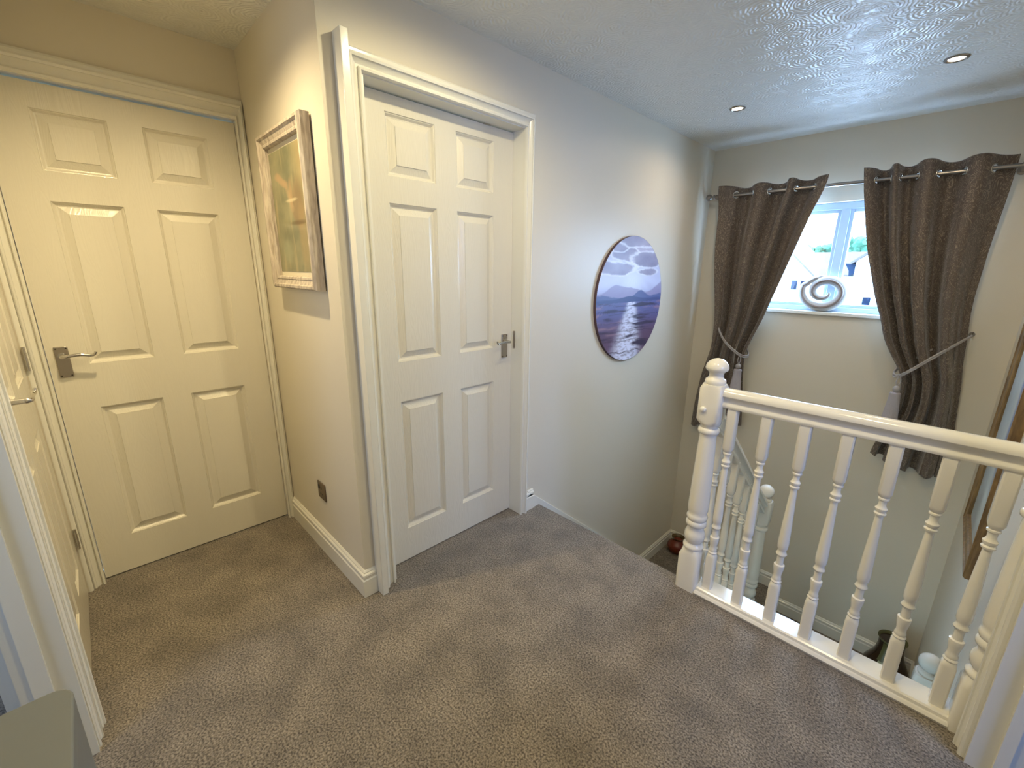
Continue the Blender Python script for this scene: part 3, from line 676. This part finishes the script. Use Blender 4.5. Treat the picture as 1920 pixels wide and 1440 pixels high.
# ------------------------------------------------------------------ pictures
def srgb(r, g, b):
    f = lambda c: (c / 255 / 12.92) if c / 255 <= 0.04045 else ((c / 255 + 0.055) / 1.055) ** 2.4
    return (f(r), f(g), f(b))
def mix(a, b, t):
    t = min(1, max(0, t)); return tuple(x + (y - x) * t for x, y in zip(a, b))
def sst(a, b, x):
    t = min(1, max(0, (x - a) / (b - a))); return t * t * (3 - 2 * t)
def fbm(x, y, s=0.0, oct_=4):
    v, a = 0, 0.5
    for i in range(oct_): v += a * noise.noise(Vector((x, y, s + i * 7.3))); x, y = x * 2.03, y * 2.03; a *= 0.5
    return v
def seascape(p, q):
    """p, q in -1..1"""
    hz = -0.03
    if q > hz:
        t = (q - hz) / (1 - hz)
        col = mix(srgb(150, 150, 196), srgb(198, 202, 232), sst(0.0, 0.35, t))
        col = mix(col, srgb(172, 166, 192), sst(0.45, 0.9, t))
        g = math.exp(-((p - 0.02) / 0.34) ** 2 - ((q - 0.30) / 0.20) ** 2); col = mix(col, srgb(222, 228, 250), g)
        ang = math.atan2(q - 0.48, p - 0.05); ray = 0.5 + 0.5 * math.sin(ang * 17); col = mix(col, srgb(214, 220, 246), 0.35 * ray * sst(0.5, 0.25, q) * sst(0.05, 0.25, q))
        n = fbm(p * 1.5 + 4, q * 3.6 + 2, 3.1, 5)
        for cy, cx, hh, ww in ((0.72, -0.22, 0.12, 0.38), (0.66, 0.42, 0.12, 0.5), (0.50, -0.52, 0.10, 0.55), (0.45, 0.55, 0.05, 0.4), (0.86, -0.5, 0.1, 0.3), (0.92, 0.2, 0.1, 0.6)):
            d = ((p - cx) / ww) ** 2 + ((q - cy) / hh) ** 2 + n * 2.2
            cl = sst(1.15, 0.7, d); edge = sst(1.6, 1.15, d) * (1 - cl)
            col = mix(col, srgb(232, 234, 246), edge * 0.75); col = mix(col, mix(srgb(128, 122, 152), srgb(166, 160, 186), 0.5 + n * 1.5), cl)
        m1 = 0.15 + 0.05 * math.sin(p * 4 + 2) + 0.10 * math.exp(-((p + 0.55) / 0.25) ** 2) + 0.16 * sst(0.4, 1.0, p) + 0.02 * fbm(p * 6, 0, 1)
        col = mix(col, srgb(138, 128, 172), 0.75 * sst(m1 + 0.01, m1 - 0.01, q))
        m2 = 0.045 + 0.11 * math.exp(-((p - 0.28) / 0.2) ** 2) + 0.05 * math.exp(-((p + 0.85) / 0.25) ** 2) + 0.04 * sst(0.5, 1, p) + 0.012 * fbm(p * 9, 1, 2)
        col = mix(col, srgb(84, 92, 146), sst(m2 + 0.008, m2 - 0.008, q))
        m3 = 0.02 + 0.045 * math.exp(-((p + 0.05) / 0.3) ** 2)
        col = mix(col, srgb(58, 70, 124), sst(m3 + 0.006, m3 - 0.006, q)); return col
    t = (hz - q) / (1 + hz)
    col = mix(srgb(92, 92, 150), srgb(98, 70, 96), sst(0.05, 0.6, t))
    wv = fbm(p * 1.3, q * (18 - 6 * t), 9.0, 5)
    col = mix(col, srgb(40, 28, 60), sst(0.02, 0.30, -wv) * 0.9)
    col = mix(col, srgb(176, 134, 140), sst(0.10, 0.35, wv) * 0.55)
    w = 0.12 + 0.36 * t ** 0.9
    gl = math.exp(-((p - 0.02 + 0.10 * t) / w) ** 4) * (0.55 + 0.45 * sst(-0.20, 0.06, fbm(p * 9, q * 26, 2.0, 3)))
    col = mix(col, srgb(224, 226, 246), gl * sst(-0.34, -0.02, wv)); 
    rp = math.sin((q * (17 - 4 * t) + 0.5 * p + 0.8 * fbm(p * 3, q * 4, 5.5)) * 3.1)
    col = mix(col, srgb(44, 24, 50), sst(0.955, 1.0, rp) * (0.3 + 0.7 * t)); return col
def paint(me, fn):
    ca_ = me.color_attributes.new('art', 'FLOAT_COLOR', 'POINT')
    for i, v in enumerate(me.vertices): ca_.data[i].color = (*fn(v.co), 1)
    me.color_attributes.active_color = ca_
# round picture
RC = (XB, 2.612, 1.172); RR = 0.405
bm = bmesh.new(); rings = []; NR, NS = 150, 300
ctr = bm.verts.new((XB + 0.0185, RC[1], RC[2]))
for i in range(1, NR + 1):
    r = (RR - 0.0015) * i / NR
    rings.append([bm.verts.new((XB + 0.0185, RC[1] + r * math.cos(2 * PI * k / NS), RC[2] + r * math.sin(2 * PI * k / NS))) for k in range(NS)])
for k in range(NS): bm.faces.new((ctr, rings[0][k], rings[0][(k + 1) % NS]))
for a, b in zip(rings, rings[1:]):
    for k in range(NS): bm.faces.new((a[k], b[k], b[(k + 1) % NS], a[(k + 1) % NS]))
rp_ = thing('round_picture', 'round wall picture of a violet sea sunset with mountains and clouds', 'picture', RC)
pr_ = obj('print', bm, M_art, rp_, smooth=0)
paint(pr_.data, lambda co: seascape((co.y - RC[1]) / RR, (co.z - RC[2]) / RR))
bm = lathe([(0, RR - 0.004), (0.0, RR), (0.018, RR)], 128, cap=True); bmesh.ops.rotate(bm, verts=bm.verts, matrix=Matrix.Rotation(PI / 2, 3, 'Y')); bmesh.ops.translate(bm, verts=bm.verts, vec=(XB + 0.0002, RC[1], RC[2]))
obj('panel_edge', bm, mat('panel_edge', (0.09, 0.05, 0.06), 0.6), rp_)

# framed picture on the alcove wall
def framed(name, label, f, a0, a1, z0, z1, fw, dep, m, artfn, matw, art_m, na=90, nz=120, back_gap=0.0):
    t = thing(name, label, 'picture', f((a0 + a1) / 2, z0, 0))
    prof = [(0, back_gap), (0, dep * 0.8), (0.006, dep), (fw * 0.30, dep), (fw * 0.38, dep * 0.86), (fw * 0.72, dep * 0.72), (fw * 0.78, dep * 0.78), (fw * 0.93, dep * 0.74), (fw, dep * 0.6), (fw, back_gap)]
    cor = [(a0, z0, 1, 1), (a1, z0, -1, 1), (a1, z1, -1, -1), (a0, z1, 1, -1)]
    st_ = [[f(a + sx * w, z + sz * w, d) for w, d in prof] for a, z, sx, sz in cor]
    bm = bmesh.new(); rs = [[bm.verts.new(p) for p in s] for s in st_]; n = len(prof)
    for i in range(4):
        for k in range(n): bm.faces.new((rs[i][k], rs[i][(k + 1) % n], rs[(i + 1) % 4][(k + 1) % n], rs[(i + 1) % 4][k]))
    obj('frame', bm, m, t, smooth=25)
    def sl(A0, A1, Z0, Z1, D0, D1, mm, nm):
        b = bmesh.new(); p, q = f(A0, Z0, D0), f(A1, Z1, D1)
        add_box(b, [min(x, y) for x, y in zip(p, q)], [max(x, y) for x, y in zip(p, q)]); return obj(nm, b, mm, t)
    i0, i1, j0, j1 = a0 + fw - 0.004, a1 - fw + 0.004, z0 + fw - 0.004, z1 - fw + 0.004
    if matw: sl(i0, i1, j0, j1, back_gap + 0.002, back_gap + 0.010, M_cream, 'mount')
    else: sl(i0, i1, j0, j1, back_gap + 0.002, back_gap + 0.010, M_backing, 'backing')
    A0, A1, Z0, Z1 = i0 + matw[0] if matw else i0, i1 - matw[0] if matw else i1, j0 + matw[1] if matw else j0, j1 - matw[1] if matw else j1
    b = bmesh.new(); G = [[b.verts.new(f(A0 + (A1 - A0) * i / na, Z0 + (Z1 - Z0) * j / nz, back_gap + 0.0115)) for i in range(na + 1)] for j in range(nz + 1)]
    for j in range(nz):
        for i in range(na): b.faces.new((G[j][i], G[j][i + 1], G[j + 1][i + 1], G[j + 1][i]))
    b.verts.index_update()
    o = obj('artwork', b, art_m, t, smooth=0)
    ax = 0 if abs(f(1, 0, 0).x - f(0, 0, 0).x) > 0.5 else 1
    paint(o.data, lambda co: artfn((co[ax] - A0) / (A1 - A0), (co.z - Z0) / (Z1 - Z0)))
    return t
def alcove_art(u, v):
    n = fbm(u * 3, v * 5, 1.0); n2 = fbm(u * 9, v * 2.5, 4.0)
    col = mix(srgb(142, 138, 104), srgb(112, 112, 84), 0.5 + n * 1.6); col = mix(col, srgb(170, 156, 116), sst(0.05, 0.35, n2) * 0.6)
    col = mix(col, srgb(176, 152, 104), sst(0.55, 1.0, u) * sst(0.3, 0.9, v) * 0.7)
    def blob(cu, cv, ru, rv, c, s=1.0):
        nonlocal col
        d = ((u - cu) / ru) ** 2 + ((v - cv) / rv) ** 2 + n * 0.8; col = mix(col, c, 0.8 * s * sst(1.7, 0.2, d))
    blob(0.72, 0.54, 0.16, 0.20, srgb(128, 98, 66), 0.8)
    blob(0.80, 0.28, 0.12, 0.25, srgb(158, 132, 88), 0.6)
    for k in range(9): blob(0.18 + 0.035 * k, 0.80 - 0.012 * k + 0.006 * math.sin(k), 0.06, 0.030, srgb(184, 150, 112), 0.5)
    for k in range(7): blob(0.44 + 0.02 * k, 0.70 - 0.03 * k, 0.045, 0.03, srgb(178, 150, 112), 0.5)
    blob(0.55, 0.66, 0.05, 0.10, srgb(180, 146, 104), 0.8); blob(0.55, 0.585, 0.16, 0.012, srgb(206, 190, 150))
    blob(0.70, 0.40, 0.22, 0.018, srgb(92, 72, 48), 0.8)
    blob(0.30, 0.18, 0.14, 0.10, srgb(150, 154, 122), 0.6)
    return col
fF = frame_pts('y', YF, -1)
framed('framed_picture', 'pale limed-wood framed painting hung on the narrow alcove wall', fF, -2.128, -1.652, 1.274, 1.866, 0.050, 0.046, M_limed, alcove_art, (0.006, 0.022), M_artg, back_gap=0.006)

# framed picture on the right wall over the stairs
def mirror_art(u, v):
    n = fbm(u * 2, v * 4, 8.0)
    col = mix(srgb(150, 160, 152), srgb(196, 206, 200), 0.5 + n)
    col = mix(col, srgb(62, 92, 140), sst(0.16, 0.04, abs(u - 0.35 - 0.1 * n)) * sst(0.2, 0.5, v)); return col
framed('framed_picture', 'brown wooden framed picture on the right wall above the stairs', fR, 2.45, 3.12, 0.125, 1.20, 0.045, 0.034, M_oldwood, mirror_art, None, M_artg, 60, 90)

# ------------------------------------------------------------------ wall socket
so = thing('wall_socket', 'small brushed metal wall socket low on the alcove wall', 'socket', (-1.936, YF, 0.337))
obj('faceplate', boxes(((-1.979, YF - 0.006, 0.294), (-1.893, YF, 0.380))), mat('bronze_plate', (0.20, 0.15, 0.10), 0.35, 0.7), so, bevel=0.0025)
for a, b, c, d in ((-1.940, 0.346, -1.934, 0.358), (-1.951, 0.318, -1.942, 0.324), (-1.931, 0.318, -1.922, 0.324)):
    obj('pin_hole', boxes(((a, YF - 0.0068, b), (c, YF - 0.006, d))), M_black, so)
obj('rocker_switch', boxes(((-1.966, YF - 0.0095, 0.343), (-1.954, YF - 0.006, 0.363))), M_black, so, bevel=0.001)

# ------------------------------------------------------------------ grey cabinet in the near left corner
bm = bmesh.new(); bx0, bx1, by0, by1, bz = -0.624, -0.12, YC + 0.0, -0.0815, 0.90
pts = [(bx1, by0), (bx1, by1)] + [(bx0 + 0.02 - 0.02 * math.sin(a), by1 - 0.02 + 0.02 * math.cos(a)) for a in [PI / 2 * k / 6 for k in range(7)]] + [(bx0, by0)]
cab = thing('shelf_cabinet', 'slim grey cabinet with rounded corner in the near left foreground', 'cabinet', ((bx0 + bx1) / 2, by0, 0))
obj('top', loft([[(x, y, bz - 0.02) for x, y in pts], [(x, y, bz) for x, y in pts]]), M_grey, cab, bevel=0.002)
obj('body', loft([[(max(x, bx0 + 0.001), min(y, by1 - 0.001), 0.0) for x, y in pts], [(max(x, bx0 + 0.001), min(y, by1 - 0.001), bz - 0.02) for x, y in pts]]), M_grey, cab)

# ------------------------------------------------------------------ vases on the half landings
V1 = (-1.405, 3.585, ZL1)
vz = thing('red_vase', 'round dark red glazed vase in the corner of the half landing', 'vase', V1)
obj('vase_body', lathe([(0, 0.04), (0.004, 0.048), (0.02, 0.066), (0.045, 0.084), (0.07, 0.090), (0.095, 0.082), (0.115, 0.062), (0.128, 0.046), (0.138, 0.042)], 40, V1, cap=True), M_redpot, vz)
obj('vase_rim', lathe([(0.138, 0.040), (0.144, 0.043), (0.158, 0.055), (0.163, 0.057), (0.162, 0.053), (0.150, 0.040), (0.138, 0.034), (0.11, 0.034)], 40, V1, cap=False), M_redrim, vz)
V2 = (0.128, 3.52, ZL2)
vs = thing('brown_vase', 'dark brown pear-shaped vase with green glaze by the right wall below', 'vase', V2)
obj('vase_body', lathe([(0, 0.07), (0.006, 0.085), (0.03, 0.112), (0.07, 0.132), (0.10, 0.132), (0.14, 0.118), (0.18, 0.098), (0.23, 0.078), (0.29, 0.068), (0.335, 0.070)], 48, V2), M_brownglaze, vs)
obj('vase_neck', lathe([(0.335, 0.070), (0.342, 0.075), (0.350, 0.079), (0.354, 0.078), (0.348, 0.070), (0.32, 0.060), (0.27, 0.056)], 48, V2, cap=False), M_olive, vs)
def patch(z0, z1, a0, a1, grow, m, name):
    prof = [(0.006, 0.085), (0.03, 0.112), (0.07, 0.132), (0.10, 0.132), (0.14, 0.118), (0.18, 0.098), (0.23, 0.078), (0.29, 0.068), (0.335, 0.070)]
    bm = bmesh.new(); R_ = []
    for j in range(13):
        z = z0 + (z1 - z0) * j / 12; r = interp(prof, z) + grow
        R_.append([bm.verts.new((V2[0] + r * math.cos(a0 + (a1 - a0) * k / 12), V2[1] + r * math.sin(a0 + (a1 - a0) * k / 12), V2[2] + z)) for k in range(13)])
    for a, b in zip(R_, R_[1:]):
        for k in range(12): bm.faces.new((a[k], a[k + 1], b[k + 1], b[k]))
    obj(name, bm, m, vs)
patch(0.02, 0.20, math.radians(-118), math.radians(-78), 0.0015, M_palegreen, 'glaze_patch')
patch(0.20, 0.333, math.radians(-125), math.radians(-70), 0.0012, M_olive, 'glaze_patch')

# ------------------------------------------------------------------ ceiling downlights
labels = ['ceiling downlight above the left curtain, nearer the round picture wall', 'ceiling downlight above the right curtain, nearer the right wall',
          'ceiling downlight over the landing by the middle door', 'ceiling downlight over the landing by the right wall', 'ceiling downlight in the alcove before the left door']
for (x, y, e, col, sz, bl), lab in zip(SPOTS, labels):
    t = thing('ceiling_downlight', lab, 'light', (x, y, ZC), 'recessed ceiling downlights')
    obj('bezel', lathe([(0.0, 0.040), (-0.002, 0.043), (-0.005, 0.041), (-0.006, 0.034), (-0.002, 0.030), (0.0, 0.030)], 32, (x, y, ZC), cap=False), M_pewter, t)
    obj('bulb', lathe([(-0.0005, 0.028), (-0.0035, 0.024), (-0.0045, 0.01), (-0.005, 0.001)], 24, (x, y, ZC)), M_bulb, t)
    l = light('downlight_lamp', 'SPOT', (x, y, ZC - 0.012), e * 6.0, col, (0, 0, 0), spot_size=math.radians(sz), spot_blend=bl, shadow_soft_size=0.022)
    l.parent = t; l.matrix_parent_inverse = t.matrix_world.inverted()

# ------------------------------------------------------------------ outside, seen through the window
struct('ground', boxes(((-60, YW + 0.3, -3.0), (50, 120, -2.9))), M_grass)
def house(label, x0, x1, y0, y1, eave, ridge, wins, gable_front=True, rot=0):
    t = thing('house', label, 'house', ((x0 + x1) / 2, y0, -2.9))
    cx_ = (x0 + x1) / 2
    if gable_front:
        bm = loft([[(x0, y, -2.9), (x1, y, -2.9), (x1, y, eave), (cx_, y, ridge), (x0, y, eave)] for y in (y0, y1)])
        rf = bmesh.new()
        for s in (-1, 1):
            ex = cx_ + s * ((x1 - x0) / 2 + 0.3); ez = eave - 0.3 * (ridge - eave) / ((x1 - x0) / 2)
            loft([[(cx_, y, ridge + 0.02), (ex, y, ez + 0.02), (ex, y, ez + 0.18), (cx_, y, ridge + 0.2)] for y in (y0 - 0.3, y1 + 0.3)], True, rf)
    else:
        cy = (y0 + y1) / 2
        bm = loft([[(x, y0, -2.9), (x, y1, -2.9), (x, y1, eave), (x, cy, ridge), (x, y0, eave)] for x in (x0, x1)])
        rf = bmesh.new()
        for s in (-1, 1):
            ey = cy + s * ((y1 - y0) / 2 + 0.3); ez = eave - 0.3 * (ridge - eave) / ((y1 - y0) / 2)
            loft([[(x, cy, ridge + 0.02), (x, ey, ez + 0.02), (x, ey, ez + 0.18), (x, cy, ridge + 0.2)] for x in (x0 - 0.3, x1 + 0.3)], True, rf)
    obj('wall', bm, M_brick, t); obj('roof', rf, M_hroof, t)
    for a, b, c, d in wins:
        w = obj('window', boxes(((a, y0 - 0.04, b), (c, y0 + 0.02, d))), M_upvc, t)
        obj('pane', boxes(((a + 0.08, y0 - 0.06, b + 0.08), (c - 0.08, y0 - 0.02, d - 0.08))), M_hglass, w)
    return t
house('pale gabled house with two small dark windows, left in the window view', -14.5, -7.9, 40, 48, 0.95, 4.2, [(-9.50, 0.02, -8.95, 0.85), (-8.88, 0.02, -8.35, 0.85)])
house('pale long-roofed house beyond the mullion in the window view', -14.0, -6.2, 56, 64, 1.2, 3.4, [(-11.4, -0.6, -10.6, 0.6)], False)
h3 = house('pale house with dark balcony at the right of the window view', -5.62, 2.4, 40, 48, 2.2, 5.4, [(-4.9, -0.9, -4.3, -0.2), (-3.4, 0.6, -2.6, 1.6)])
obj('balcony', loft([[(-6.27, y, 2.04), (-5.60, y, 2.04), (-5.60, y, 1.40), (-5.95, y, 1.15), (-6.0, y, 1.55)] for y in (40.2, 41.5)]), mat('balcony_cladding', (0.012, 0.022, 0.045), 0.7, spec=0.1), h3)
def tree(label, x, y, s, h):
    t = thing('tree', label, 'tree', (x, y, -2.9), 'trees far beyond the houses')
    obj('trunk', tube([(x, y, -2.9), (x, y, h)], 0.25, 8), M_backing, t)
    bm = bmesh.new(); rnd = random.Random(int(x * 10))
    for k in range(44):
        m_ = Matrix.Translation((x + rnd.uniform(-s, s), y + rnd.uniform(-s, s) * 0.6, h + rnd.uniform(-0.6, 1.0) * s * 0.5)) @ Matrix.Scale(s * rnd.uniform(0.14, 0.3), 4)
        bmesh.ops.create_icosphere(bm, subdivisions=2, radius=1, matrix=m_)
    for v in bm.verts: v.co += Vector((noise.noise(v.co * 1.5), noise.noise(v.co * 1.5 + Vector((9, 0, 0))), noise.noise(v.co * 1.5 + Vector((0, 9, 0))))) * 0.5
    obj('crown', bm, M_leaf, t, smooth=0)
tree('green tree beyond the roofs, in the left pane of the window view', -15.9, 78, 2.0, 4.0)
tree('green tree beyond the roofs, seen behind the window mullion', -13.0, 86, 2.2, 4.6)
tree('green tree beyond the roofs, in the right pane of the window view', -9.0, 74, 2.3, 4.4)
